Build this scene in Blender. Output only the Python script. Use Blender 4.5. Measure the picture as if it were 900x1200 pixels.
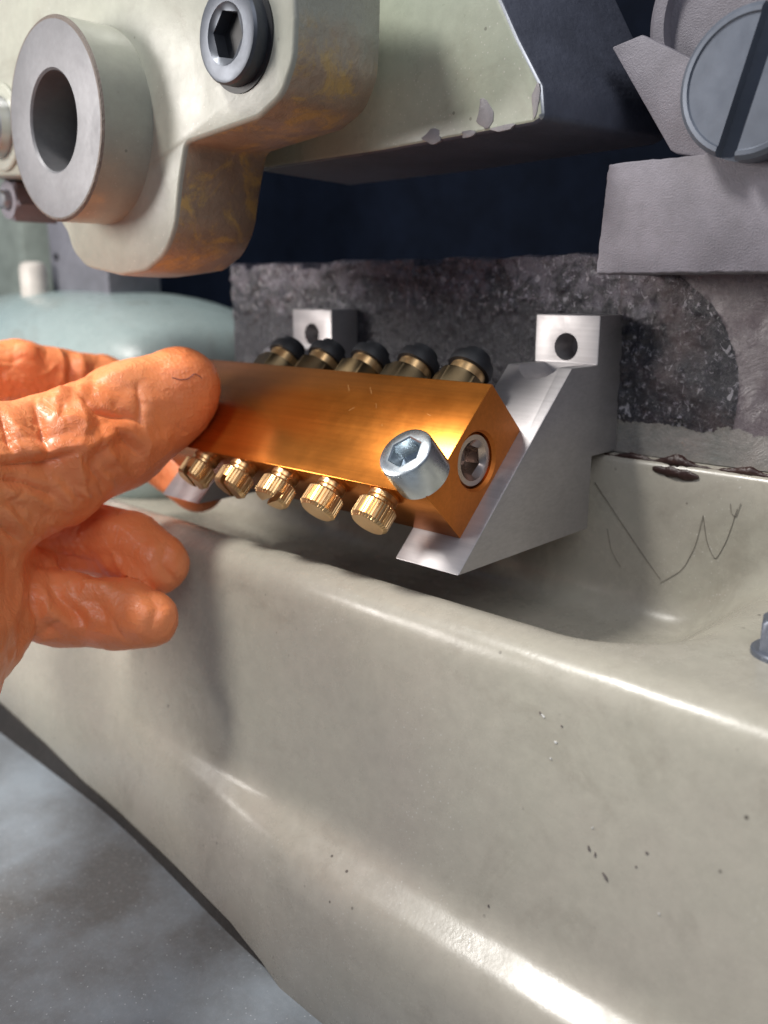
import bpy, bmesh, math, random
import numpy as np
from mathutils import Vector, Matrix, noise

for o in list(bpy.data.objects):
    bpy.data.objects.remove(o)
SC = bpy.context.scene
COL = SC.collection
random.seed(7)

# ------------------------------------------------------------------ camera
# All shapes are laid out in millimetres; U() turns them into metres, with the shop floor at z = 0.
S = 0.001
OFFZ = 124.0
VX, HY, RX, DIST, P0 = -676.0, 340.0, 1450.0, 178.0, (500.0, 582.0)
F = math.sqrt((450 - VX) * (RX - 450) - (600 - HY) ** 2)
def ray(x, y): return np.array([x - 450.0, 600.0 - y, F])
_mx = ray(VX, HY); _mx /= np.linalg.norm(_mx)
_y = ray(RX, HY); _y /= np.linalg.norm(_y)
_x = -_mx
_z = np.cross(_y, _x)
if _z[1] < 0: _z = -_z
RM = np.array([_x, _y, _z])
CAM = -RM @ (ray(*P0) * DIST / F)
def P(x, y, ax, v):                       # photo pixel -> point on the plane axis = v
    d = RM @ ray(x, y); return CAM + d * ((v - CAM[ax]) / d[ax])
def PD(x, y, depth):                      # photo pixel at a known depth
    return CAM + RM @ (ray(x, y) * depth / F)
def PN(x, y, n, d0):                      # photo pixel -> point on the plane n.p = d0
    n = np.array(n, float); d = RM @ ray(x, y); return CAM + d * ((d0 - n @ CAM) / (n @ d))
def proj(v):                              # (N,3) mm -> (N,3) px, py, depth
    c = (np.asarray(v) - CAM) @ RM
    return np.stack([450 + F * c[:, 0] / c[:, 2], 600 - F * c[:, 1] / c[:, 2], c[:, 2]], 1)
def U(p): return Vector((p[0] * S, p[1] * S, (p[2] + OFFZ) * S))

cam = bpy.data.cameras.new('camera')
cam.sensor_fit = 'VERTICAL'; cam.sensor_height = 24.0
cam.lens = F / 1200.0 * 24.0
cam.clip_start = 0.005; cam.clip_end = 50
co = bpy.data.objects.new('camera', cam); COL.objects.link(co)
right, up, fwd = RM[:, 0], RM[:, 1], RM[:, 2]
co.matrix_world = Matrix(((right[0], up[0], -fwd[0], 0), (right[1], up[1], -fwd[1], 0), (right[2], up[2], -fwd[2], 0), (0, 0, 0, 1)))
co.location = U(CAM)
cam.dof.use_dof = True; cam.dof.focus_distance = 0.186; cam.dof.aperture_fstop = 8.8
SC.camera = co

# ------------------------------------------------------------------ world and lamps
w = bpy.data.worlds.new('World'); SC.world = w; w.use_nodes = True
bg = w.node_tree.nodes['Background']
bg.inputs[0].default_value = (0.62, 0.74, 1.0, 1); bg.inputs[1].default_value = 0.19
def lamp(name, pos, target, power, size, col, size_y=None):
    L = bpy.data.lights.new(name, 'AREA'); L.energy = power; L.color = col
    L.shape = 'RECTANGLE' if size_y else 'DISK'
    L.size = size * S
    if size_y: L.size_y = size_y * S
    o = bpy.data.objects.new(name, L); COL.objects.link(o)
    o.location = U(pos)
    d = U(target) - U(pos)
    o.rotation_euler = d.to_track_quat('-Z', 'Y').to_euler()
    return o
lamp('work_lamp', (-185, -245, 500), (-30, 0, -20), 3.1, 110, (1.0, 0.97, 0.92))
lamp('window_side_lamp', (-225, -200, 100), (-60, -10, 0), .78, 110, (1.0, 0.95, 0.90))
lamp('ceiling_lamp', (380, -300, 480), (20, 10, -20), 1.45, 300, (0.95, 0.96, 1.0), 520)
SC.view_settings.view_transform = 'Standard'; SC.view_settings.look = 'None'
SC.view_settings.exposure = 0.12; SC.view_settings.gamma = 1.0
SC.render.engine = 'CYCLES'
SC.cycles.use_denoising = True
SC.cycles.max_bounces = 8

# ------------------------------------------------------------------ helpers
def link(o, parent=None):
    COL.objects.link(o)
    if parent: o.parent = parent
    return o
def tag(o, label, cat=None, group=None, kind=None):
    o['label'] = label
    if cat: o['category'] = cat
    if group: o['group'] = group
    if kind: o['kind'] = kind
    return o
def thing(name, base, label, cat, group=None):
    o = bpy.data.objects.new(name, None); o.empty_display_size = 0.01
    o.location = U(base); link(o)
    return tag(o, label, cat, group)
def wloc(o):
    v = Vector((0, 0, 0))
    while o: v += o.location; o = o.parent
    return v
def finish(me, mat, ang=35):
    me.materials.append(mat)
    for p in me.polygons: p.use_smooth = True
    if ang: me.set_sharp_from_angle(angle=math.radians(ang))
def mk(name, verts, faces, mat, parent=None, ang=35, bevel=0, bseg=2):
    """verts in mm in the machine's axes -> one mesh object, its origin at the parent's (or the first vertex's) place"""
    vv = [U(v) for v in verts]
    org = wloc(parent) if parent else sum(vv, Vector()) / len(vv)
    me = bpy.data.meshes.new(name)
    me.from_pydata([tuple(v - org) for v in vv], [], faces)
    bm = bmesh.new(); bm.from_mesh(me)
    bmesh.ops.recalc_face_normals(bm, faces=bm.faces)
    if bevel:
        ed = [e for e in bm.edges if len(e.link_faces) == 2 and e.calc_face_angle(0) > 0.5]
        bmesh.ops.bevel(bm, geom=ed, offset=bevel * S, segments=bseg, profile=0.5, affect='EDGES', clamp_overlap=True)
    bm.to_mesh(me); bm.free()
    finish(me, mat, ang)
    o = bpy.data.objects.new(name, me); link(o, parent)
    if not parent: o.location = org
    return o
def place(name, me, parent, M):
    """a mesh in local metres put at matrix M (mm, machine axes) under a parent"""
    o = bpy.data.objects.new(name, me); link(o, parent)
    T = M.copy(); T.translation = U(M.translation)
    if parent: T = Matrix.Translation(-wloc(parent)) @ T
    o.matrix_basis = T
    return o
def frame(pos, axis, spin=0.0, xref=(1, 0, 0)):
    z = Vector(axis).normalized(); x = Vector(xref); x = (x - z * x.dot(z)).normalized(); y = z.cross(x)
    M = Matrix((x, y, z)).transposed().to_4x4()
    M = M @ Matrix.Rotation(spin, 4, 'Z'); M.translation = Vector(pos); return M
def loft(name, rings, mat, seg=64, cap0=True, cap1=True, ang=30):
    """rings: (radius or radius(theta), height) in mm about local z"""
    vs, fs = [], []
    for r, h in rings:
        for i in range(seg):
            t = 2 * math.pi * i / seg
            rr = r(t) if callable(r) else r
            vs.append((rr * math.cos(t) * S, rr * math.sin(t) * S, h * S))
    for k in range(len(rings) - 1):
        for i in range(seg):
            j = (i + 1) % seg
            fs.append((k * seg + i, k * seg + j, (k + 1) * seg + j, (k + 1) * seg + i))
    if cap0: fs.append(tuple(range(seg))[::-1])
    if cap1: fs.append(tuple(range((len(rings) - 1) * seg, len(rings) * seg)))
    me = bpy.data.meshes.new(name); me.from_pydata(vs, [], fs)
    bm = bmesh.new(); bm.from_mesh(me); bmesh.ops.recalc_face_normals(bm, faces=bm.faces); bm.to_mesh(me); bm.free()
    finish(me, mat, ang); return me
def hexr(a):                              # radius of a hexagon, a = half across flats
    def f(t):
        q = (t + math.pi / 6) % (math.pi / 3) - math.pi / 6
        return a / math.cos(q)
    return f
def prism(name, poly, ax, a, b, mat, parent=None, bevel=0, bseg=2, ang=35):
    """closed outline in the plane normal to axis ax, from a to b; poly gives the two other coordinates"""
    n = len(poly)
    def p3(q, c): return (c, q[0], q[1]) if ax == 0 else ((q[0], c, q[1]) if ax == 1 else (q[0], q[1], c))
    vs = [p3(q, a) for q in poly] + [p3(q, b) for q in poly]
    fs = [tuple(range(n)), tuple(range(2 * n - 1, n - 1, -1))] + [(i, (i + 1) % n, n + (i + 1) % n, n + i) for i in range(n)]
    return mk(name, vs, fs, mat, parent, ang, bevel, bseg)
def boolean(o, cutters):
    for c in cutters:
        m = o.modifiers.new('cut', 'BOOLEAN'); m.operation = 'DIFFERENCE'; m.solver = 'EXACT'; m.object = c
    dg = bpy.context.evaluated_depsgraph_get(); dg.update()
    me = bpy.data.meshes.new_from_object(o.evaluated_get(dg))
    o.modifiers.clear(); old = o.data; o.data = me; me.name = old.name
    for p in me.polygons: p.use_smooth = True
    me.set_sharp_from_angle(angle=math.radians(30))
    for c in cutters: bpy.data.objects.remove(c)
def smooth_outline(pts, rounds=2):
    for _ in range(rounds):
        q = []
        for i in range(len(pts)):
            a, b = np.array(pts[i]), np.array(pts[(i + 1) % len(pts)])
            q += [tuple(a * .75 + b * .25), tuple(a * .25 + b * .75)]
        pts = q
    return pts
def round_poly(pts, rads, n=6):
    out = []
    for i, p in enumerate(pts):
        r = rads[i] if hasattr(rads, '__len__') else rads
        p = np.array(p, float); a = np.array(pts[i - 1], float); b = np.array(pts[(i + 1) % len(pts)], float)
        if r <= 0: out.append(tuple(p)); continue
        u = (a - p) / np.linalg.norm(a - p); v = (b - p) / np.linalg.norm(b - p)
        ang = math.acos(np.clip(u @ v, -1, 1)); d = min(r / math.tan(ang / 2), .48 * np.linalg.norm(a - p), .48 * np.linalg.norm(b - p))
        s, e = p + u * d, p + v * d
        for k in range(n + 1):
            t = k / n; out.append(tuple((1 - t) ** 2 * s + 2 * t * (1 - t) * p + t * t * e))
    return out
def fbm(x, y, z=0, oct=4, sc=1.0):
    return noise.fractal(Vector((x * sc, y * sc, z * sc)), 1.0, 2.0, oct)

# ------------------------------------------------------------------ materials
class NT:
    def __init__(self, name):
        self.m = bpy.data.materials.new(name); self.m.use_nodes = True
        self.t = self.m.node_tree; self.b = self.t.nodes['Principled BSDF']
        self.co = self.t.nodes.new('ShaderNodeTexCoord').outputs['Object']
    def n(self, typ, **kw):
        x = self.t.nodes.new(typ)
        for k, v in kw.items(): setattr(x, k, v)
        return x
    def l(self, a, b): self.t.links.new(a, b)
    def map(self, scale):
        m = self.n('ShaderNodeMapping'); self.l(self.co, m.inputs[0])
        m.inputs['Scale'].default_value = scale; return m.outputs[0]
    def noise(self, scale, detail=4, rough=.55, vec=None, dist=0):
        x = self.n('ShaderNodeTexNoise'); self.l(vec or self.co, x.inputs['Vector'])
        x.inputs['Scale'].default_value = scale; x.inputs['Detail'].default_value = detail
        x.inputs['Roughness'].default_value = rough; x.inputs['Distortion'].default_value = dist
        return x.outputs['Fac']
    def vor(self, scale, feature='F1', vec=None, rnd=1.0):
        x = self.n('ShaderNodeTexVoronoi', feature=feature); self.l(vec or self.co, x.inputs['Vector'])
        x.inputs['Scale'].default_value = scale; x.inputs['Randomness'].default_value = rnd
        return x.outputs['Distance']
    def ramp(self, fac, stops):
        x = self.n('ShaderNodeValToRGB'); self.l(fac, x.inputs[0]); e = x.color_ramp.elements
        while len(e) < len(stops): e.new(.5)
        for i, (p, c) in enumerate(stops):
            e[i].position = p; e[i].color = (c if hasattr(c, '__len__') else (c, c, c)) + (1,) if not hasattr(c, '__len__') or len(c) == 3 else c
        return x.outputs[0]
    def mix(self, fac, a, b, mode='MIX'):
        x = self.n('ShaderNodeMix', data_type='RGBA', blend_type=mode)
        for s, v in ((x.inputs[0], fac), (x.inputs[6], a), (x.inputs[7], b)):
            if hasattr(v, 'is_linked'): self.l(v, s)
            elif hasattr(v, '__len__'): s.default_value = tuple(v) + (1,)
            else: s.default_value = v
        return x.outputs[2]
    def math(self, op, a, b=0.0, clamp=False):
        x = self.n('ShaderNodeMath', operation=op); x.use_clamp = clamp
        for s, v in ((x.inputs[0], a), (x.inputs[1], b)):
            if hasattr(v, 'is_linked'): self.l(v, s)
            else: s.default_value = v
        return x.outputs[0]
    def bump(self, h, dist, strength=1.0, prev=None):
        x = self.n('ShaderNodeBump'); self.l(h, x.inputs['Height'])
        x.inputs['Distance'].default_value = dist * S; x.inputs['Strength'].default_value = strength
        if prev is not None: self.l(prev, x.inputs['Normal'])
        return x.outputs[0]
    def set(self, **kw):
        for k, v in kw.items():
            s = self.b.inputs[k.replace('_', ' ')]
            if hasattr(v, 'is_linked'): self.l(v, s)
            elif hasattr(v, '__len__') and len(v) == 3 and len(s.default_value) == 4: s.default_value = tuple(v) + (1,)
            else: s.default_value = v
        return self.m

def paint(name, col, tint, chips=0.6, rough=.33, dirt=(.16, .13, .10), dirt_amt=.45, spec=0.5):
    t = NT(name)
    big = t.ramp(t.noise(14, 5, .6), [(.35, 0.0), (.7, 1.0)])
    c = t.mix(big, col, tint)
    fine = t.ramp(t.noise(260, 8, .75), [(.3, .9), (.7, 1.06)])
    c = t.mix(1.0, c, fine, 'MULTIPLY')
    grime = t.ramp(t.noise(38, 8, .72, dist=.6), [(.55, 0.0), (.78, dirt_amt)])
    c = t.mix(grime, c, dirt)
    spots = t.ramp(t.vor(210), [(.055, 1.0), (.095, 0.0)])
    gate = t.ramp(t.noise(60, 3), [(.56, 0.0), (.62, chips)])
    sp = t.math('MULTIPLY', spots, gate)
    dust = t.ramp(t.vor(800), [(.10, .55), (.17, 0.0)])
    dg = t.ramp(t.noise(25, 3), [(.5, 0.0), (.6, 1.0)])
    c = t.mix(t.math('MULTIPLY', dust, dg), c, (.62, .60, .56))
    c = t.mix(sp, c, (.045, .035, .03))
    r = t.ramp(t.noise(90, 6, .7), [(.3, rough - .07), (.75, rough + .14)])
    nrm = t.bump(t.noise(1300, 4, .6), .05, .5)
    nrm = t.bump(t.noise(330, 3, .5), .06, .45, nrm)
    nrm = t.bump(t.noise(45, 4, .5), .5, .35, nrm)
    return t.set(Base_Color=c, Roughness=r, Normal=nrm, Specular_IOR_Level=spec)

def brushed(name, col, scale, rough=.3, bump=.03, aniso=.4, blotch=.12, tint=None, metal=1.0, rvar=1.0, streak=.82):
    t = NT(name)
    v = t.map(scale)
    st = t.noise(1.0, 6, .7, vec=v)
    c = t.mix(t.ramp(st, [(.3, 0.0), (.7, 1.0)]), tuple(x * streak for x in col), col)
    c = t.mix(t.ramp(t.noise(55, 4), [(.45, 0.0), (.75, blotch * 2.5)]), c, tint or tuple(x * .55 for x in col))
    r = t.ramp(t.noise(70, 5, .7), [(.3, rough - .06 * rvar), (.75, rough + .12 * rvar)])
    nrm = t.bump(st, bump, .6)
    return t.set(Base_Color=c, Roughness=r, Normal=nrm, Metallic=metal, Anisotropic=aniso)

M_base = paint('grey_beige_machine_paint', (.405, .385, .318), (.395, .355, .305), chips=.8, rough=.25)
M_arm = paint('pale_green_grey_paint', (.335, .345, .29), (.305, .30, .26), chips=.6, rough=.33)
M_wedge = paint('pale_sage_paint', (.40, .44, .35), (.37, .385, .305), chips=.5, rough=.3)
M_green = paint('blue_green_paint', (.26, .335, .335), (.29, .35, .345), chips=.2, rough=.28)
M_gold = brushed('gold_anodised_aluminium', (.60, .195, .030), (7, 1300, 1300), rough=.22, bump=.004, blotch=.03, tint=(.45, .12, .012), aniso=0, rvar=.4, metal=.9, streak=.78)
M_goldend = brushed('gold_anodised_end', (.72, .225, .04), (900, 900, 900), rough=.5, metal=.75, bump=.008, aniso=0, blotch=.08, tint=(.5, .14, .02))
M_alu = brushed('machined_aluminium', (.47, .45, .455), (40, 500, 1400), rough=.43, bump=.03, aniso=0, metal=.65)
M_brass = brushed('turned_brass', (.80, .52, .25), (900, 900, 900), rough=.30, metal=.9, bump=.012, aniso=0, blotch=.15, tint=(.45, .22, .08))
M_brassshade = brushed('dull_shaded_brass', (.20, .145, .08), (700, 700, 700), rough=.36, bump=.02, aniso=0, blotch=.2)  # dull brass, darkened further to put the fittings' shade into the colour
M_zinc = brushed('zinc_plated_steel', (.72, .78, .82), (400, 400, 400), rough=.26, bump=.03, aniso=0, blotch=.25, tint=(.45, .5, .53))
M_steel = brushed('bare_steel', (.50, .51, .53), (220, 220, 220), rough=.36, bump=.03, aniso=0, blotch=.3)
M_dsteel = brushed('dark_oiled_steel', (.11, .12, .14), (500, 500, 500), rough=.42, metal=.8, bump=.03, aniso=0, blotch=.3)
M_face = brushed('turned_grey_face', (.165, .165, .175), (600, 600, 600), rough=.5, bump=.05, aniso=0, blotch=.25, metal=.5)
M_screwface = brushed('blue_grey_screw_face', (.15, .17, .21), (160, 160, 160), rough=.36, bump=.03, aniso=0, blotch=.3, metal=.4)
M_plug = brushed('stainless_plug', (.64, .53, .47), (300, 300, 300), rough=.25, bump=.02, aniso=0)

def plain(name, col, rough, metal=0.0, bumps=None):
    t = NT(name)
    c = t.mix(t.ramp(t.noise(60, 5, .7), [(.35, 0.0), (.7, 1.0)]), tuple(x * .7 for x in col), tuple(min(1, x * 1.15) for x in col))
    kw = dict(Base_Color=c, Roughness=rough, Metallic=metal)
    if bumps: kw['Normal'] = t.bump(t.noise(bumps[0], 5, .65), bumps[1], .7)
    return t.set(**kw)
M_black = plain('black_plastic', (.010, .011, .014), .55)
M_void = plain('painted_inside_shade', (.004, .0065, .014), .7)  # near-black colour paints in the shade of the recesses
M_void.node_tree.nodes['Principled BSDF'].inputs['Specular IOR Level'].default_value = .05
M_castgrey = plain('bead_blasted_grey_casting', (.20, .186, .215), .5, 0, (2600, .3))
M_castend = plain('grey_post_metal', (.20, .20, .23), .5, 0, (300, .1))
def m_side():  # brownish worn coat; the glove's orange bounce light is painted in too
    t = NT('worn_side_glove_bounce')
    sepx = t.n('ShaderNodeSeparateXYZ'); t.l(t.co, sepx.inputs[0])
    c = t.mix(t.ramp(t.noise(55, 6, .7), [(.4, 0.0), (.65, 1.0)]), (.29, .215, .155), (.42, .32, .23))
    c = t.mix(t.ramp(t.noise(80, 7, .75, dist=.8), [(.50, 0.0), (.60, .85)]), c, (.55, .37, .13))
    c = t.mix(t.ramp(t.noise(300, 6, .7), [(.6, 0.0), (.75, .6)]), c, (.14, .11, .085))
    hgt = t.math('ADD', sepx.outputs[2], t.math('MULTIPLY', t.noise(60, 5, .7), .03))     # pale paint higher up, clear of the tan wear and painted bounce
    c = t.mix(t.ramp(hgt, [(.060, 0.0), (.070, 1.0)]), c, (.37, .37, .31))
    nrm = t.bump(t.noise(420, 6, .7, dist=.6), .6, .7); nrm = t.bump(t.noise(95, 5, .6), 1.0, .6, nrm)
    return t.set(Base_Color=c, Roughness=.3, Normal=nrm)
M_wornbounce = m_side()
M_seal = plain('dried_red_brown_sealant', (.045, .021, .018), .33, 0, (700, .4))
M_hair = plain('dark_hair_line', (.22, .19, .16), .5)
M_chip = plain('bare_chip', (.24, .225, .235), .45, 0, (900, .2))

def m_rag():
    t = NT('greasy_casting_face')
    n1 = t.noise(110, 8, .75, dist=.6); n2 = t.noise(700, 8, .72)
    sepx = t.n('ShaderNodeSeparateXYZ'); t.l(t.co, sepx.inputs[0])
    X = t.math('ADD', t.math('MULTIPLY', sepx.outputs[0], 1000), -60.0)     # mm, machine axes
    Z = t.math('ADD', t.math('MULTIPLY', sepx.outputs[2], 1000), -122.0)
    wob = t.math('MULTIPLY', t.math('SUBTRACT', t.noise(170, 6, .7), .5), 5.0)
    # pale crust in the upper band, thinning downward
    crust = t.math('ADD', t.math('MULTIPLY', t.math('SUBTRACT', Z, 40.0), .013), n1)
    c = t.mix(t.ramp(crust, [(.50, 0.0), (.58, 1.0)]), (.020, .019, .028), (.15, .135, .165))
    band = t.math('MAXIMUM', t.ramp(t.math('MULTIPLY', t.math('ADD', Z, wob), .02), [(.58, .08), (.74, 1.0)]), t.math('MULTIPLY', t.math('GREATER_THAN', X, 3.0), .8))
    c = t.mix(t.math('MULTIPLY', band, t.ramp(n2, [(.55, 0.0), (.63, .9)])), c, (.38, .35, .40))
    c = t.mix(t.math('MULTIPLY', band, t.ramp(t.noise(520, 3, .5, vec=t.map((1.3, 1.0, .7)), dist=1.0), [(.62, 0.0), (.66, .9)])), c, (.48, .46, .50))  # flakes; right of the bracket these pale flecks paint in glints
    # right of the bracket: round wiped border, pale scraped foot
    d = t.math('SQRT', t.math('ADD', t.math('POWER', t.math('SUBTRACT', X, 2.0), 2.0), t.math('POWER', t.math('SUBTRACT', Z, 16.0), 2.0)))
    out = t.math('MULTIPLY', t.math('GREATER_THAN', X, 4.0), t.math('GREATER_THAN', t.math('ADD', d, t.math('MULTIPLY', wob, .35)), 32.0))
    red = t.math('MULTIPLY', t.ramp(t.noise(48, 4), [(.45, 0.0), (.6, .8)]), t.math('GREATER_THAN', X, 3.0))
    c = t.mix(t.math('MULTIPLY', red, .7), c, (.085, .045, .045))
    c = t.mix(t.ramp(t.noise(240, 6, .7, dist=1.0), [(.55, 0.0), (.62, .85)]), c, (.016, .015, .023))
    smoothc = t.mix(t.ramp(t.noise(90, 6, .7), [(.35, 0.0), (.7, 1.0)]), (.14, .11, .125), (.20, .165, .175))
    c = t.mix(out, c, smoothc)
    foot = t.math('MULTIPLY', t.math('GREATER_THAN', X, 3.0), t.math('LESS_THAN', t.math('ADD', Z, t.math('MULTIPLY', wob, 1.4)), 9.0))
    footc = t.mix(t.ramp(t.noise(120, 6, .7), [(.35, 0.0), (.65, 1.0)]), (.20, .20, .185), (.31, .28, .26))
    c = t.mix(foot, c, footc)
    sm = t.math('MAXIMUM', out, foot)
    hh = t.math('MULTIPLY', n2, t.math('SUBTRACT', 1.0, t.math('MULTIPLY', sm, .85)))
    nrm = t.bump(hh, .55, 1.0); nrm = t.bump(n1, 1.0, .6, nrm)
    return t.set(Base_Color=c, Roughness=t.ramp(n2, [(.3, .42), (.7, .15)]), Normal=nrm, Specular_IOR_Level=.9)
M_rag = m_rag()

def m_floor():
    t = NT('grey_concrete')
    b = t.ramp(t.noise(16, 6, .6), [(.38, 0.0), (.62, 1.0)])
    c = t.mix(b, (.10, .10, .10), (.23, .265, .30))
    c = t.mix(t.ramp(t.noise(700, 8, .8), [(.5, 0.0), (.8, .3)]), c, (.36, .38, .40))
    c = t.mix(t.ramp(t.vor(600), [(.06, .7), (.12, 0.0)]), c, (.50, .52, .54))
    nrm = t.bump(t.noise(900, 7, .75), .18, .7)
    return t.set(Base_Color=c, Roughness=.42, Normal=nrm)
M_floor = m_floor()

def m_glove():
    t = NT('orange_nitrile')
    c = t.mix(t.ramp(t.noise(45, 4), [(.35, 0.0), (.7, 1.0)]), (.92, .27, .095), (.96, .34, .135))
    gate = t.ramp(t.noise(32, 2, .5), [(.48, .15), (.6, 1.0)])
    dia = t.ramp(t.vor(800, rnd=.3), [(.1, 1.0), (.55, 0.0)])
    nrm = t.bump(t.math('MULTIPLY', dia, gate), .14, .5)
    nrm = t.bump(t.noise(300, 5, .6, dist=.8), .14, .5, nrm)
    rid = t.math('ABSOLUTE', t.math('SUBTRACT', t.noise(190, 4, .55, dist=1.6), .5))
    nrm = t.bump(t.ramp(rid, [(0.0, 1.0), (.05, 0.0)]), .22, .35, nrm)
    return t.set(Base_Color=c, Roughness=t.ramp(t.noise(90, 4), [(.3, .31), (.7, .46)]), Normal=nrm,
                 Subsurface_Weight=.12, Subsurface_Radius=(.0025, .0010, .0005), Subsurface_Scale=1.0, Specular_IOR_Level=.6)
M_glove = m_glove()

# ------------------------------------------------------------------ floor
mk('floor', [(-3000, -3000, -124), (3000, -3000, -124), (3000, 3000, -106), (-3000, 3000, -124)], [(0, 1, 2, 3)], M_floor)
bpy.data.objects['floor']['kind'] = 'structure'

# ------------------------------------------------------------------ machine base: sloped front, rounded rim, drain trough, back wall
RIMZ = -23.5
def sst(a, b, x):
    t = max(0.0, min(1.0, (x - a) / (b - a))); return t * t * (3 - 2 * t)
def trough(X, Y):
    # rounded pocket: signed distance to a rounded rectangle
    cx, hx, cy, hy, r = -170, 222, 44, 39, 26
    qx, qy = abs(X - cx) - (hx - r), abs(Y - cy) - (hy - r)
    d = math.hypot(max(qx, 0), max(qy, 0)) + min(max(qx, qy), 0) - r
    z = RIMZ - 16 * sst(1.0, -25.0, d)
    return z
xs = [-420 + 3.5 * i for i in range(185)]
rows = []
for X in xs:
    low = float(np.interp(X, [-420, -187, -149, -127, -96, -65, -42, -28, -21, -15], [-100, -106.5, -110.5, -114, -115, -114.5, -114.5, -117.3, -120, -121.6]))
    g_ = sst(-125, -5, X); Yl = -16.3 - 8.2 * g_
    prof = [(60, low + 3), (30, low + 2), (-4, low + 1), (Yl + 4 - 2 * g_, low), (Yl + 1, low + 1.2), (Yl - .4 - g_, low + 5)]
    def arc(s0, p, e, n=8):
        s0, p, e = np.array(s0), np.array(p), np.array(e)
        for a in range(n + 1):
            t = a / n; prof.append(tuple((1 - t) ** 2 * s0 + 2 * t * (1 - t) * p + t * t * e))
    # lower face, the dirt-catching ledge (dying out to the left), the tall front face, then the rounded rim
    def bl(y, z): return (y * g_ + (1 - g_) * (-12.0 + (z + 71.0) * .19), z)
    arc(bl(-23.9, -89.5), bl(-23.0, -83.2), bl(-19.0, -81.0))
    arc(bl(-16.0, -79.2), bl(-12.6, -77.4), bl(-12.0, -72.0), 6)
    for t in (.2, .4, .6, .8): prof.append((-12.0 + t * 7.6, -72.0 + t * 41.0))
    arc((-4.4, -31.0), (-3.2, -24.0), (4.0, RIMZ), 12)
    for Y in np.linspace(6, 52, 32): prof.append((Y, trough(X, Y)))
    zb = trough(X, 54)
    for a in range(9):
        t = a / 8.0
        s0, p, e = np.array((53.0, zb)), np.array((64.0, zb - 1)), np.array((64.0, zb + 10))
        prof.append(tuple((1 - t) ** 2 * s0 + 2 * t * (1 - t) * p + t * t * e))
    prof += [(64.1, -8), (64.2, -1.2), (64.8, .1), (66, .5), (76, .5), (90, .4)]
    rows.append([(X, y + .15 * fbm(X, z, y, 3, .03), z + .25 * fbm(y, X, 3, 3, .03)) for y, z in prof])
n = len(rows[0])
vs = [v for r in rows for v in r]
fs = [(i * n + j, (i + 1) * n + j, (i + 1) * n + j + 1, i * n + j + 1) for i in range(len(rows) - 1) for j in range(n - 1)]
fs += [tuple(range(n)), tuple(range(len(vs) - n, len(vs)))]
base = thing('machine_base', (-60, 20, -124), 'grey beige painted cast machine base with rounded rim and drain trough', 'machine base')
mk('body', vs, fs, M_base, base, ang=60)
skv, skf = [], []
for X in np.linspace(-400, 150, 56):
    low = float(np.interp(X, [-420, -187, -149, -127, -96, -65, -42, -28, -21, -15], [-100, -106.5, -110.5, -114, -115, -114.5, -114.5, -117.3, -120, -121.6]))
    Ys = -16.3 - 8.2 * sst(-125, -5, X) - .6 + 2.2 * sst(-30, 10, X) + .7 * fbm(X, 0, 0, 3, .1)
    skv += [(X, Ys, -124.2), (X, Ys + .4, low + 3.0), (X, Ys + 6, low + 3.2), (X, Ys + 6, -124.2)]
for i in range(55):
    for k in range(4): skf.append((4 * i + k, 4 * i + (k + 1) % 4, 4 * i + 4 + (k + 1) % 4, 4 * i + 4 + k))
mk('gap_shade_strip', skv, skf, plain('painted_gap_shade', (.030, .025, .022), .6, 0, (500, .8)), base, ang=60)  # dark strip added to paint the shade of the gap under the base
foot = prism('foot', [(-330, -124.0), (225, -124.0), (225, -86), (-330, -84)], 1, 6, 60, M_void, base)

# sealant squeezed out along the joint above the base
def bead(name, pts, rad, mat, parent, seg=8, flat=1.0, jit=.35):
    vs, fs = [], []
    for i, p in enumerate(pts):
        r = rad(i) if callable(rad) else rad
        for k in range(seg):
            a = 2 * math.pi * k / seg
            q = 1 + jit * fbm(i * .37, k * .9, 5, 2, 1)
            vs.append((p[0], p[1] + math.cos(a) * r * flat * q, p[2] + math.sin(a) * r * q))
    for i in range(len(pts) - 1):
        for k in range(seg):
            j = (k + 1) % seg; fs.append((i * seg + k, i * seg + j, (i + 1) * seg + j, (i + 1) * seg + k))
    fs += [tuple(range(seg))[::-1], tuple(range(len(vs) - seg, len(vs)))]
    return mk(name, vs, fs, mat, parent, ang=70)
sx = [3 + .6 * i for i in range(130)]
def srad(i):
    X = sx[i]; v = .55 + .5 * fbm(X, 0, 1, 3, .25)
    v += 1.5 * math.exp(-((X - 22.5) / 4.2) ** 2) + 1.0 * math.exp(-((X - 39) / 4) ** 2) + .7 * math.exp(-((X - 11) / 4) ** 2)
    return max(.25, v * .72)
bead('sealant_bead', [(X, 65.6, .3 + .7 * (srad(i) - .4)) for i, X in enumerate(sx)], srad, M_seal, base, flat=.8)
def drip_r(i): return max(.05, 1.25 * math.sqrt(max(0, 1 - ((i - 8) / 8.5) ** 2)))
bead('sealant_drip', [(17 + .72 * i, 64.0, -1.15 - .04 * i) for i in range(17)], drip_r, M_seal, base, flat=.45)

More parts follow.
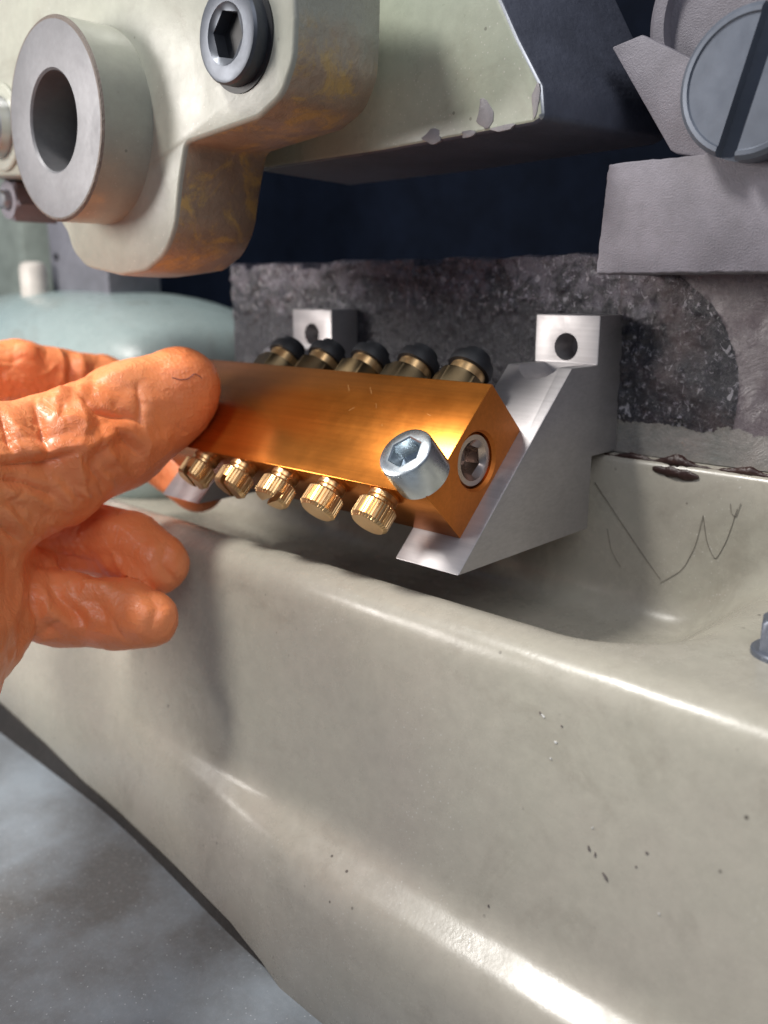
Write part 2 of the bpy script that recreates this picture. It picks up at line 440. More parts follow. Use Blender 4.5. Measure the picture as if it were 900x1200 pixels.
# hair-thin scratches and fibres stuck to the trough wall
def hairline(pix, parent, r=.13):
    pts = []
    for i in range(len(pix) - 1):
        for t in np.linspace(0, 1, 6, endpoint=False):
            pts.append(tuple(np.array(pix[i]) * (1 - t) + np.array(pix[i + 1]) * t))
    pts.append(pix[-1])
    for _ in range(3):
        pts = [pts[0]] + [tuple((np.array(pts[i - 1]) + 2 * np.array(pts[i]) + np.array(pts[i + 1])) / 4) for i in range(1, len(pts) - 1)] + [pts[-1]]
    W = [P(x, y, 1, 63.95) for x, y in pts]
    vs, fs = [], []
    for p in W:
        for k in range(4):
            a = math.pi / 2 * k; vs.append((p[0] + .36 * r * math.cos(a), p[1] - .05 + .1 * math.sin(a), p[2] + .36 * r * math.sin(a)))
    for i in range(len(W) - 1):
        for k in range(4): fs.append((i * 4 + k, i * 4 + (k + 1) % 4, (i + 1) * 4 + (k + 1) % 4, (i + 1) * 4 + k))
    return mk('fibre', vs, fs, M_hair, parent, ang=0)
hairline([(697, 565), (730, 615), (757, 655), (774, 679)], base)
hairline([(774, 683), (800, 668), (815, 640), (824, 604)], base, .1)
hairline([(824, 604), (828, 635), (838, 658), (852, 633), (864, 596)], base, .11)
hairline([(712, 620), (716, 645), (727, 664)], base, .1)
hairline([(856, 590), (857, 602), (863, 606), (868, 590)], base, .08)

# dark scuffs and paint nicks on the front face
fn = np.array((0, -40.0, 7.6)); fn /= np.linalg.norm(fn); f0 = fn @ np.array((0, -12.0, -71.0))
M_nick = plain('bright_paint_nick', (.75, .75, .74), .25)
M_scuff = plain('dark_scuff', (.13, .11, .105), .5)
def scuff(px, py, w_, h_, rot, mat):
    w_ *= .7; h_ *= .7
    c = PN(px, py, fn, f0 + .12); ex = np.array((1.0, 0, 0)); ey = np.cross(ex, fn); ol = []
    for a in np.linspace(0, 2 * math.pi, 11)[:-1]:
        r = 1 + .35 * math.sin(2.3 * a + px) + .2 * math.cos(3 * a + py)
        u, v = w_ * r * math.cos(a), h_ * r * math.sin(a)
        ol.append(c + ex * (u * math.cos(rot) - v * math.sin(rot)) + ey * (u * math.sin(rot) + v * math.cos(rot)))
    n_ = len(ol); vs = [tuple(p) for p in ol] + [tuple(p - fn * .4) for p in ol]
    return mk('scuff', vs, [tuple(range(n_)), tuple(range(2 * n_ - 1, n_ - 1, -1))] + [(i, (i + 1) % n_, n_ + (i + 1) % n_, n_ + i) for i in range(n_)], mat, base)
for a in [(690, 995, .7, .25, .9), (697, 1002, .5, .2, 1.3), (709, 1028, 1.1, .3, .6), (758, 1000, .5, .25, 0), (745, 1016, .25, .2, 0), (572, 1062, .3, .2, 1), (633, 836, .5, .2, .5), (658, 851, .3, .2, 0), (249, 1022, .5, .4, 0)]: scuff(*a, M_scuff)
for a in [(636, 839, .5, .2, .5), (651, 870, .6, .18, .2), (645, 889, .3, .15, 0), (772, 1071, .25, .15, 0), (694, 970, .2, .15, 0)]: scuff(*a, M_nick)

# hexagon bolt on the rim
bolt = thing('hexagon_bolt', P(903, 775, 2, RIMZ), 'dark steel bolt standing on the base rim beside the trough', 'bolt')
bp = P(922, 768, 2, RIMZ)
place('washer', loft('washer', [(6.2, -.6), (6.2, .8), (5.9, 1.1), (3, 1.1)], M_screwface), bolt, frame(bp, (0, 0, 1)))
place('head', loft('head', [(hexr(4.6), .9), (hexr(4.6), 6.2), (4.6, 6.9)], M_screwface, 72), bolt, frame(bp, (0, 0, 1), .3))

# ------------------------------------------------------------------ rear casting with the greasy ragged face
rear = thing('rear_casting', (-60, 90, -122.0), 'greasy pitted rear casting face behind the brackets', 'machine casting')
zs = np.linspace(.8, 49, 80); xr = np.linspace(-152, 75, 340)
def wallY(X, z):
    c = math.hypot(X - 2, z - 16) / 32.0     # round scraped boundary right of the bracket
    rag = 1.0
    if X > 2:
        rag = 1 - sst(.96, 1.03, c); rag *= sst(7, 12, z + .8 * fbm(X, z, 1, 2, .3))
        rag = max(rag, .12)
    d = .9 * fbm(X, z, 0, 4, .12) + 1.4 * max(0, fbm(X, z, 9, 5, .4)) - .5
    rag *= .35 + .65 * max(sst(26, 36, z + 3 * fbm(X, z, 3, 2, .08)), .8 if X > 2 else 0)
    return 69 - rag * (1.0 + d) + .08 * fbm(X, z, 4, 2, .05)
rows = []
for X in xr:
    top = 49 + .9 * fbm(X, 3, 0, 3, .12) + (-1.6 if noise.noise(Vector((X * .06, 7, 0))) > .28 else 0)
    X0 = X; X = 320 if X > 74.9 else X
    rows.append([(X, wallY(X0, z), .8 + (z - .8) * (top - .8) / 48.2) for z in zs] + [(X, 70.5, top + .4), (X, 130, top + .4)])
rows.insert(0, [(v[0] - 1.5 + .8 * fbm(v[2], k_, 0, 3, .1), 130, v[2]) for k_, v in enumerate(rows[0])])
n = len(rows[0]); vs = [v for r in rows for v in r]
fs = [(i * n + j, (i + 1) * n + j, (i + 1) * n + j + 1, i * n + j + 1) for i in range(len(rows) - 1) for j in range(n - 1)]
ro = mk('face', vs, fs, M_rag, rear, ang=80)
# near-black panel: shade inside the machine above the ledge, painted in
prism('hollow_shade_panel', [(-1500, -100), (600, -100), (600, 500), (-1500, 500)], 1, 230, 240, M_void, rear)

# ------------------------------------------------------------------ brackets
def bracket(x0, x1, hx, label):
    t = thing('mounting_bracket', ((x0 + x1) / 2, 57, -17.2), label, 'bracket', 'angled brackets carrying the manifold')
    poly = [(5.2, -17.2), (57, -17.2), (57, 1.1), (68.6, 1.1), (68.6, 34.8), (57.2, 34.8), (57.2, 23.2), (45.8, 23.2)]
    o = prism('body', poly, 0, x0, x1, M_alu, t, bevel=.35, bseg=2)
    cut = []
    for r, a, b in ((3.3, 50, 65.5), (7.0, 20, 57.0)):
        me = loft('cut', [(r, 0), (r, b - a)], M_alu, 48)
        cut.append(place('cut', me, None, frame((hx, a, 27.2), (0, 1, 0))))
    bpy.context.view_layer.update()
    boolean(o, cut)
    return t
bracket(-13.6, 4.4, -4.6, 'angled aluminium bracket with bare lower lip under the manifold end plug')
bracket(-106, -88, -97, 'angled aluminium bracket with its lip beside the orange gloved fingers')

# ------------------------------------------------------------------ manifold block
A = np.array((0, .7071, .7071)); B = np.array((0, .7071, -.7071))     # along the wide face, through the thickness
Nf = -B; Nd = -A                                                        # front face normal, underside normal
mani = thing('coolant_manifold', (-51, 11, -11), 'gold anodised manifold block with brass screws held by the gloved hand', 'manifold')
LB, WB, TB = 102.0, 30.0, 16.0
sec = [A * 0, A * WB, A * WB + B * TB, B * TB]
body = prism('body', [(s[1], s[2]) for s in sec], 0, -LB, 0, M_gold, mani, bevel=.3, bseg=2)
pc = A * 15.3 + B * 8.2
cme = loft('cut', [(6.2, -8), (6.2, -.8), (7.0, .4)], M_goldend, 64)
c1 = place('cut', cme, None, frame((0, pc[1], pc[2]), (1, 0, 0), 0, (0, 1, 0)))
bpy.context.view_layer.update(); boolean(body, [c1])
body.data.materials.clear(); body.data.materials.append(M_gold); body.data.materials.append(M_goldend)
for p in body.data.polygons: p.material_index = 1 if abs(p.normal.x) > .5 else 0
hx = hexr(3.05)
def hexin(t): return hx(t)
plug = place('end_plug', loft('end_plug', [(6.1, -7), (6.1, -1.6), (5.6, -1.0), (4.5, -1.0), (3.9, -1.5), (hexin, -2.0), (hexin, -6), (0.3, -6.6)], M_plug, 72), mani, frame((0, pc[1], pc[2]), (1, 0, 0), .15, (0, 1, 0)))
plug['label'] = 'silver socket plug in the gold end face'

def knurl(r, n, d):
    def f(t):
        q = (t * n / (2 * math.pi)) % 1.0
        return r - d * (1 if .05 < q < .25 else (.5 if q < .35 else 0))
    return f
kn = knurl(4.5, 34, .32)
SEG = 34 * 10
knob_head = loft('head', [(3.4, 2.2), (4.0, 2.3), (kn, 2.8), (kn, 6.7), (3.85, 7.4), (3.7, 7.5)], M_brass, SEG, ang=14)
knob_neck = loft('neck', [(3.4, -.4), (3.4, 1.1), (2.9, 1.3), (2.9, 1.9), (3.3, 2.1), (3.3, 2.6)], M_brass, 48)
def slotted(me):
    a = bpy.data.objects.new('head', me.copy()); COL.objects.link(a)
    b = bpy.data.meshes.new('cut'); bm = bmesh.new(); bmesh.ops.create_cube(bm, size=1, matrix=Matrix.Translation((0, 0, .0076)) @ Matrix.Diagonal((.02, .0014, .0042, 1)).to_4x4()); bm.to_mesh(b); bm.free()
    c = bpy.data.objects.new('cut', b); COL.objects.link(c); bpy.context.view_layer.update()
    boolean(a, [c]); m = a.data; bpy.data.objects.remove(a); return m
knob_slot = slotted(knob_head)
KX = [-14.4, -30.7, -47.0, -63.2, -79.2]
for i, X in enumerate(KX):
    e = bpy.data.objects.new('knurled_screw', None); e.empty_display_size = .003; link(e, mani)
    kp = B * 3.9; e.location = U((X, kp[1], kp[2])) - wloc(mani)
    sp = [0.4, 2.1, .45, 1.3, 1.25][i]
    place('neck', knob_neck, e, frame((X, kp[1], kp[2]), Nd))
    place('head', knob_slot if i in (2, 4, 3) else knob_head, e, frame((X, kp[1], kp[2]), Nd, sp))
# push-in hose fittings on the upper edge
f_hex = loft('hexagon', [(hexr(5.7), -.4), (hexr(5.7), 4.9), (5.8, 5.6), (4.6, 6.0)], M_brassshade, 72)
f_neck = loft('neck', [(4.4, 5.4), (4.4, 8.6), (3.9, 8.9)], M_brass, 48)
f_ring = loft('release_ring', [(3.9, 8.4), (5.3, 8.7), (5.5, 9.6), (5.2, 11.4), (3.6, 12.2), (3.5, 13.6), (2.2, 13.7), (2.1, 9)], M_black, 48)
for i in range(5):
    X = -15.2 - 16.35 * i
    e = bpy.data.objects.new('hose_fitting', None); e.empty_display_size = .003; link(e, mani)
    fp = A * (WB - .2) + B * 7.2; e.location = U((X, fp[1], fp[2])) - wloc(mani)
    for nm, me in (('hexagon', f_hex), ('neck', f_neck), ('release_ring', f_ring)):
        place(nm, me, e, frame((X, fp[1], fp[2]), A, .35 * i))
# socket head cap screw through the front face
q = PN(474, 529, Nf, 8.0) - Nf * 8.0
hs = hexr(3.2)
r0 = 6.1
screw_me = loft('cap_screw', [(r0, -.3), (r0, 7.2), (r0 - .25, 7.75), (r0 - .7, 8.0), (lambda t: hs(t) * 1.08, 8.0), (hs, 7.7), (hs, 3.6), (.3, 2.9)], M_zinc, 96)
cs = place('cap_screw', screw_me, mani, frame(q, Nf, .25)); cs['label'] = 'bright zinc socket head screw'

M_scr = plain('bright_scratch', (.70, .40, .15), .4)
rg = random.Random(5)
for k in range(7):
    x0, y0 = rg.uniform(400, 565), rg.uniform(446, 500); a0 = rg.choice((0.2, 1.3, 1.8, 2.6)) + rg.gauss(0, .3); L_ = rg.uniform(1.5, 9) * (1.6 if k < 4 else 1)
    vs = []
    for t_ in (-.5, .5):
        p = PN(x0 + L_ * t_ * math.cos(a0), y0 + L_ * t_ * math.sin(a0), Nf, .012)
        e1 = np.array((math.sin(a0), 0, 0)) + A * math.cos(a0)
        for w_ in (-.025, .025): vs += [tuple(p + e1 * w_), tuple(p + e1 * w_ - Nf * .1)]
    if not (vs[0][1] > .5 and vs[0][1] < 20.6 and max(v[0] for v in vs) < -.5): continue
    mk('scratch', vs, [(0, 2, 6, 4), (1, 5, 7, 3), (0, 4, 5, 1), (2, 3, 7, 6), (0, 1, 3, 2), (4, 6, 7, 5)], M_scr, mani, ang=0)

# ------------------------------------------------------------------ right clamp block, slotted screw and lever
rb = thing('clamp_block', (60, 60, 44), 'bead blasted grey clamp block under the slotted screw', 'clamp block')
cor = [(9.5, 44), (130, 44), (130, 66.5), (11, 66.5)]; rough_ol = []
for i in range(4):
    a_, b_ = np.array(cor[i], float), np.array(cor[(i + 1) % 4], float); m_ = max(3, int(np.linalg.norm(b_ - a_) / .9)) if i != 1 else 2
    nn_ = np.array((b_[1] - a_[1], a_[0] - b_[0])) / np.linalg.norm(b_ - a_)
    for k in range(m_):
        p_ = a_ + (b_ - a_) * k / m_; rough_ol.append(tuple(p_ + nn_ * .22 * fbm(p_[0], p_[1], 2, 3, .7)))
prism('body', rough_ol, 1, 45, 78, M_castgrey, rb, bevel=.4, bseg=2, ang=50)
ss = thing('slotted_screw', (42, 52, 66), 'large round slotted screw head above the grey clamp block', 'screw')
sc0 = P(880, 97, 1, 40)
sm = loft('head', [(13.2, -5), (13.2, .5), (12.4, 1.2), (11.6, 1.25), (11.3, .9), (.5, .9)], M_screwface, 96)
so = place('head', sm, ss, frame(sc0, (0, -1, 0), 0, (1, 0, 0)))
cb = bpy.data.meshes.new('cut'); bm = bmesh.new(); bmesh.ops.create_cube(bm, size=1); bm.to_mesh(cb); bm.free()
cc = bpy.data.objects.new('cut', cb); COL.objects.link(cc)
Mc = frame(sc0 - np.array((0, .6, 0)), (0, -1, 0), 0) @ Matrix.Rotation(math.radians(75), 4, 'Z') @ Matrix.Diagonal((.06, .0038, .005, 1)).to_4x4()
T = Mc.copy(); T.translation = U(Mc.translation); cc.matrix_world = T
bpy.context.view_layer.update(); boolean(so, [cc])
place('shank', loft('shank', [(9, -40), (9, -4.9)], M_dsteel, 48), ss, frame(sc0, (0, -1, 0)))
lv = thing('clamp_plate', (30, 50, 66), 'angled grey steel plate wedged behind the slotted screw', 'plate')
pl = [P(x, y, 1, 47) for x, y in [(716, 55), (752, 40), (815, 70), (850, 120), (845, 188), (792, 180), (785, 176)]]
prism('body', [(p[0], p[2]) for p in pl], 1, 47, 52, M_castgrey, lv, bevel=.5)
kb = thing('round_collar', (45, 56, 80), 'grey round collar behind the slotted screw', 'collar')
kc = P(875, 15, 1, 54)
place('body', loft('body', [(18.5, -3), (18.5, 3.2), (17.5, 4), (15.2, 4), (15, 1.5), (5, 1.5)], M_castgrey, 96), kb, frame(kc, (0, -1, 0)))
prism('web', [(26, 66.2), (120, 66.2), (120, 130), (34, 130), (28, 96)], 1, 57.5, 80, M_void, kb)

# ------------------------------------------------------------------ painted wedge casting above the slot
wg = thing('wedge_casting', (-40, 50, 70), 'pale sage painted wedge casting with chipped lower edge', 'machine casting')
yw = 30
fr = [P(x, y, 1, yw) for x, y in [(300, 200), (450, 178), (560, 158), (624, 146), (637, 138), (634, 100), (606, 45), (560, -60), (300, -60)]]
bkz = 73.5
front = [(p[0], p[1], p[2]) for p in fr]
z0 = fr[4][2]
back = []
for i, p in enumerate(fr):
    if i <= 4: back.append((p[0] + (9 if i >= 3 else 0), 66, p[2] - 1.0))
    else: back.append((p[0] + 10, 66, p[2]))
vs = front + back; n = len(front)
fs = [tuple(range(n)), tuple(range(2 * n - 1, n - 1, -1))] + [(i, (i + 1) % n, n + (i + 1) % n, n + i) for i in range(n)]
M_under = plain('shaded_wedge_faces', (.068, .074, .10), .5, 0, (500, .3))  # shade and cool haze on the underside and side, painted as dark colour
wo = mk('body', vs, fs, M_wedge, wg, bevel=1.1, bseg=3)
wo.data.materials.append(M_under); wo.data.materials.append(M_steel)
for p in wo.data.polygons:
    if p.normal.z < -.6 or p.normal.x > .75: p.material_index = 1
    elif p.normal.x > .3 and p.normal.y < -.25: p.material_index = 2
random.seed(3)
def chip(px, py, w, h):
    c = P(px, py, 1, yw); k = F / 240
    ol = [(c[0] + w / k * 1.25 * math.cos(a) * (1 + .3 * math.sin(3 * a + px)), c[2] + h / k * math.sin(a) * (1 + .25 * math.cos(2 * a + py))) for a in np.linspace(0, 2 * math.pi, 15)[:-1]]
    return prism('paint_chip', ol, 1, yw - .12, yw + .6, M_chip, wg, bevel=.05)
for a in ((507, 160, 9, 6), (568, 133, 7, 14), (548, 157, 6, 4), (590, 150, 10, 3), (628, 118, 3, 14)): chip(*a)

# ------------------------------------------------------------------ swing arm with boss
arm = thing('swing_arm', (-95, 5, 40), 'pale painted swing arm casting with round bored boss', 'machine arm')
yp = -7.0
ol = [(-40, 206), (34, 206), (78, 272), (84, 294), (100, 313), (140, 323), (170, 318), (193, 298), (205, 266), (210, 215), (217, 168), (262, 152), (302, 138), (330, 112), (344, 70), (346, 20), (340, -120), (-40, -120)]
fr = [P(x, y, 1, yp) for x, y in ol]
poly = [(p[0], p[2]) for p in fr]
nb = len(poly); yb = 15.0
# the rear outline bulges like the casting's side: slightly larger than the front
cx0 = np.mean([p[0] for p in poly]); cz0 = np.mean([p[1] for p in poly])
outl = round_poly(poly, [0, 4, 4, 8, 8, 10, 10, 14, 14, 12, 3, 6, 8, 8, 8, 8, 0, 0], 6)
vs, fs = [], []; n = len(outl)
lay = [(yp + 0.0, -.9), (yp + .35, -.3), (yp + 1.0, 0), (yp + 6, .25), (yp + 12, .45), (yp + 17, .3), (yb + 2.2, -.6), (yb + 3.6, -2.2)]
def offs(poly, d):
    out = []
    for i in range(len(poly)):
        a, b = np.array(poly[i - 1]), np.array(poly[(i + 1) % len(poly)])
        t = (b - a); t /= (np.linalg.norm(t) + 1e-9); out.append((poly[i][0] + t[1] * d, poly[i][1] - t[0] * d))
    return out
area = sum(outl[i - 1][0] * outl[i][1] - outl[i][0] * outl[i - 1][1] for i in range(n))
sgn = 1 if area > 0 else -1
for Y, d in lay:
    for (x, z) in offs(outl, d * sgn): vs.append((x, Y, z))
for k in range(len(lay) - 1):
    for i in range(n):
        j = (i + 1) % n; fs.append((k * n + i, k * n + j, (k + 1) * n + j, (k + 1) * n + i))
fs += [tuple(range(n)), tuple(range(len(vs) - n, len(vs)))]
ab = mk('body', vs, fs, M_arm, arm, ang=50)
M_armside = M_wornbounce
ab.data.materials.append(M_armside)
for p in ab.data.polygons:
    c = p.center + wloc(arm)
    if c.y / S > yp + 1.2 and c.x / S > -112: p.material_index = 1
bc = P(62, 142, 1, -20)
bo = place('boss', loft('boss', [(23.2, -14), (23.2, -.6), (22.7, -.1), (22.2, 0), (11.9, 0), (11.4, -.5), (11.4, -30), (9, -30.5)], M_face, 128, cap0=True, cap1=True), arm, frame(bc, (0, -1, 0)))
bo.data.materials.append(M_arm); bo.data.materials.append(plain('rusty_rim', (.10, .075, .06), .55, 0, (1200, .5)))
for p in bo.data.polygons:
    r = math.hypot(p.center.x, p.center.y)
    if r > .0228: p.material_index = 1
    if .0222 < r < .02302 and p.center.z > -.0007: p.material_index = 2
# cap screw in the arm
ac = P(273, 42, 1, yp - 2)
cap = thing('socket_cap_screw', ac, 'dark socket head screw sunk in the swing arm', 'screw')
h2 = hexr(4.3)
place('head', loft('head', [(9.4, -6), (9.4, 1.2), (9.0, 1.8), (8.4, 2.0), (5.9, 2.0), (5.4, 1.6), (h2, 1.3), (h2, -5), (.4, -5.6)], M_dsteel, 96), cap, frame(ac, (0, -1, 0), .3))
place('washer', loft('washer', [(10.6, -4), (10.6, -1.6), (9.2, -1.5)], M_black, 64), cap, frame(ac, (0, -1, 0)))  # black ring: the dark clearance round the head, painted as a part
# second screw peeking out behind the boss
a2 = P(4, 150, 1, yp)
cap2 = thing('hexagon_screw', a2, 'steel screw head half hidden behind the bored boss', 'screw')
place('head', loft('head', [(8.5, -5), (8.5, 4.4), (8, 5), (hexr(4), 5), (hexr(4), 1), (.4, .6)], M_steel, 96), cap2, frame(a2, (0, -1, 0)))
place('washer', loft('washer', [(12, -4), (12, .8), (11.5, 1.2), (8, 1.2)], M_arm, 64), cap2, frame(a2, (0, -1, 0)))

nt = P(30, 236, 1, 8)
nut = thing('hexagon_nut', nt, 'dull grey nut under the swing arm beside the bored boss', 'nut')
place('body', loft('body', [(hexr(6.0), -9), (hexr(6.0), 5), (5.8, 6), (3.2, 6), (3.0, 5), (3.0, -9)], M_castgrey, 72), nut, frame(nt, (0, -1, 0), .3))
place('stud', loft('stud', [(2.9, -30), (2.9, 8), (2.3, 8.6)], M_steel, 40), nut, frame(nt, (0, -1, 0)))

# ------------------------------------------------------------------ blurred things behind the hand
hs_ = thing('rounded_housing', (-260, 100, 0), 'blue green rounded housing behind the gloved hand', 'housing')
hv, hf = [], []
Nu, Nv = 60, 28
hc = np.array((-282.0, 84.0, -10.0)); rad = (118.0, 60.0, 50.5)
for j in range(Nv + 1):
    ph = -math.pi / 2 + math.pi * j / Nv
    for i in range(Nu):
        th = 2 * math.pi * i / Nu
        def sp(v, e): return math.copysign(abs(v) ** e, v)
        cxy = sp(math.cos(ph), .72)
        hv.append((hc[0] + rad[0] * cxy * sp(math.cos(th), .75), hc[1] + rad[1] * cxy * sp(math.sin(th), .75), hc[2] + rad[2] * sp(math.sin(ph), .72)))
for j in range(Nv):
    for i in range(Nu):
        k = (i + 1) % Nu; hf.append((j * Nu + i, j * Nu + k, (j + 1) * Nu + k, (j + 1) * Nu + i))
mk('shell', hv, hf, M_green, hs_, ang=70)
gp = thing('grey_post', (-235, 75, 40), 'grey metal post standing behind the swing arm boss', 'post')
g0, g1 = P(62, 345, 1, 70), P(128, 345, 1, 70)
prism('body', [(g0[0], g0[2] - 6), (g1[0], g1[2] - 6), (g1[0], 130), (g0[0], 130)], 1, 70, 96, M_castend, gp, bevel=.8)
place('grub_screw', loft('grub_screw', [(1.6, -2), (1.6, .5), (1, .6)], M_black, 24), gp, frame(P(66, 301, 1, 69.8), (0, -1, 0)))
nub = thing('white_nub', P(40, 334, 1, 60), 'small white cap on the blue green housing', 'cap')
place('cap', loft('cap', [(6, -8), (6, 6), (5.2, 8.5), (3, 9.5)], plain('off_white_cap', (.62, .58, .53), .4), 40), nub, frame(P(40, 332, 1, 60), (0, 0, 1)))
place('collar', loft('collar', [(7.4, -10), (7.4, -6.5), (6, -6)], M_steel, 40), nub, frame(P(40, 332, 1, 60), (0, 0, 1)))
col = thing('green_column', (-420, 180, -124), 'pale green machine column in the blurred background', 'machine column')
prism('body', [(-900, -124), (-446, -124), (-446, 400), (-900, 400)], 1, 130, 170, plain('pale_green_column_paint', (.40, .45, .40), .45), col, bevel=3)

# ------------------------------------------------------------------ gloved hand: one surface grown from tapered limbs
def J(px, py, dep, r): return (PD(px, py, dep), r)
limbs = []   # (list of joints, blend)
thumb_a = [J(212, 452, 232, 10.2), J(150, 478, 226, 11.2), J(70, 520, 211, 11.6), J(-30, 540, 196, 12.5), J(-120, 585, 180, 16)]
thumb_b = [J(196, 484, 235, 10.4), J(140, 520, 229, 11.0), J(60, 560, 213, 11.6), J(-30, 600, 197, 13.0), J(-120, 640, 180, 17)]
index = [J(-120, 455, 236, 11), J(20, 438, 262, 9.8), J(120, 452, 286, 9.4), J(168, 520, 287, 9.0), J(232, 570, 274, 8.2)]
middle = [J(-110, 610, 205, 11.5), J(30, 622, 224, 9.2), J(90, 627, 232, 9.6), J(150, 642, 230, 9.2), J(184, 660, 226, 8.2)]
ring = [J(-110, 692, 192, 11.5), J(10, 702, 209, 9.2), J(80, 714, 217, 8.8), J(140, 720, 217, 8.3), J(174, 725, 214, 7.2)]
palm1 = [J(-120, 585, 180, 17), J(-110, 690, 186, 17), J(-190, 760, 170, 22)]
palm4 = [J(-60, 655, 204, 12), J(38, 672, 217, 6.5)]
palm2 = [J(-60, 650, 200, 12), J(-30, 730, 200, 11), J(-100, 800, 180, 16)]
palm3 = [J(-120, 455, 236, 11), J(-110, 600, 206, 14), J(-110, 690, 192, 14)]
wrist = [J(-190, 760, 170, 26), J(-330, 1000, 140, 29)]
def sd_chain(Pp, chain, k):
    d = None
    for (a, ra), (b, rb) in zip(chain[:-1], chain[1:]):
        ab = b - a; L2 = ab @ ab
        t = np.clip(((Pp - a) @ ab) / L2, 0, 1)
        s = np.linalg.norm(Pp - (a + t[..., None] * ab), axis=-1) - (ra + (rb - ra) * t)
        d = s if d is None else smin(d, s, k)
    return d
def smin(a, b, k):
    h = np.clip(.5 + .5 * (b - a) / k, 0, 1)
    return b + (a - b) * h - k * h * (1 - h)
def surface_nets(field, lo, h):
    inside = field < 0
    nx, ny, nz = field.shape
    c = inside[:-1, :-1, :-1].astype(np.int8)
    tot = np.zeros(c.shape, np.int8)
    offs_ = [(i, j, k) for i in (0, 1) for j in (0, 1) for k in (0, 1)]
    sl = lambda o: tuple(slice(o[a], field.shape[a] - 1 + o[a]) for a in range(3))
    for o in offs_: tot += inside[sl(o)]
    act = (tot > 0) & (tot < 8)
    idx = -np.ones(act.shape, np.int64); ii = np.argwhere(act); idx[act] = np.arange(len(ii))
    acc = np.zeros((len(ii), 3)); cnt = np.zeros(len(ii))
    for a in offs_:
        for ax in range(3):
            if a[ax] == 0:
                b = list(a); b[ax] = 1
                fa = field[tuple((ii + a).T)]; fb = field[tuple((ii + b).T)]
                m = (fa < 0) != (fb < 0); t = np.where(m, fa / (fa - fb + 1e-12), 0)
                p = np.array(a, float)[None] + np.zeros((len(ii), 3)); p[:, ax] = t
                acc[m] += p[m]; cnt[m] += 1
    V = lo + h * (ii + acc / cnt[:, None])
    faces = []
    for ax in range(3):
        s0 = [slice(1, -1)] * 3; s0[ax] = slice(0, -1)
        s1 = [slice(1, -1)] * 3; s1[ax] = slice(1, None)
        ch = inside[tuple(s0)] != inside[tuple(s1)]
        e = np.argwhere(ch); off = np.ones(3, int); off[ax] = 0; e = e + off
        u, v = [(1, 2), (2, 0), (0, 1)][ax]
        du = np.zeros(3, int); du[u] = 1; dv = np.zeros(3, int); dv[v] = 1
        q = np.stack([idx[tuple((e - du - dv).T)], idx[tuple((e - dv).T)], idx[tuple(e.T)], idx[tuple((e - du).T)]], 1)
        flip = ~inside[tuple(e.T)]
        q[flip] = q[flip][:, ::-1]
        faces.append(q[(q >= 0).all(1)])
    return V, np.concatenate(faces)
allj = np.array([p for ch in (thumb_a, thumb_b, index, middle, ring, palm1, palm2) for p, r in ch])
lo = allj.min(0) - 26; hi = allj.max(0) + 22; H = .95
g = [np.arange(lo[a], hi[a], H) for a in range(3)]
Pp = np.stack(np.meshgrid(*g, indexing='ij'), -1).astype(np.float32)
D = smin(sd_chain(Pp, thumb_a, 4), sd_chain(Pp, thumb_b, 4), 7)
pal = smin(smin(sd_chain(Pp, palm1, 8), sd_chain(Pp, palm2, 8), 9), sd_chain(Pp, palm3, 8), 8)
D = smin(D, smin(pal, sd_chain(Pp, palm4, 4), 5), 6)
D = smin(D, sd_chain(Pp, wrist, 6), 10)
for ch in (index, middle, ring): D = smin(D, sd_chain(Pp, ch, 3.0), .5)
D = np.maximum(D, -(1e3))
# keep the fingers off the block and bracket they press on: clip the pad flat on the front face
fd = (Pp @ Nf) + .0
ca = Pp @ A
xm = (Pp[..., 0] > -102.2) & (fd > -8) & (ca > -1) & (ca < 32)
D = np.where(xm, np.maximum(D, .2 - fd), D)
V, Q = surface_nets(D, lo, H)
V = V.astype(float)
def vnormals(V, Q):
    nn = np.zeros_like(V); a = V[Q[:, 2]] - V[Q[:, 0]]; b = V[Q[:, 3]] - V[Q[:, 1]]; fnn = np.cross(a, b)
    for k in range(4): np.add.at(nn, Q[:, k], fnn)
    return nn / (np.linalg.norm(nn, axis=1, keepdims=True) + 1e-9)
for _ in range(2):
    nb_ = np.zeros_like(V); ct = np.zeros(len(V))
    for k in range(4):
        np.add.at(nb_, Q[:, k], V[Q[:, (k + 1) % 4]]); np.add.at(ct, Q[:, k], 1)
        np.add.at(nb_, Q[:, k], V[Q[:, (k - 1) % 4]]); np.add.at(ct, Q[:, k], 1)
    V = V * .5 + .5 * nb_ / ct[:, None]
def subdivide(V, Q):
    me = bpy.data.meshes.new('tmp'); me.from_pydata([tuple(v) for v in V], [], [tuple(int(i) for i in q_) for q_ in Q])
    o = bpy.data.objects.new('tmp', me); COL.objects.link(o)
    m = o.modifiers.new('s', 'SUBSURF'); m.levels = 1
    dg = bpy.context.evaluated_depsgraph_get(); dg.update(); e = o.evaluated_get(dg).to_mesh()
    W = np.empty(len(e.vertices) * 3); e.vertices.foreach_get('co', W)
    K = np.empty(len(e.polygons) * 4, np.int32); e.polygons.foreach_get('vertices', K)
    bpy.data.objects.remove(o); bpy.data.meshes.remove(me)
    return W.reshape(-1, 3), K.reshape(-1, 4)
V, Q = subdivide(V, Q)
NN = vnormals(V, Q)
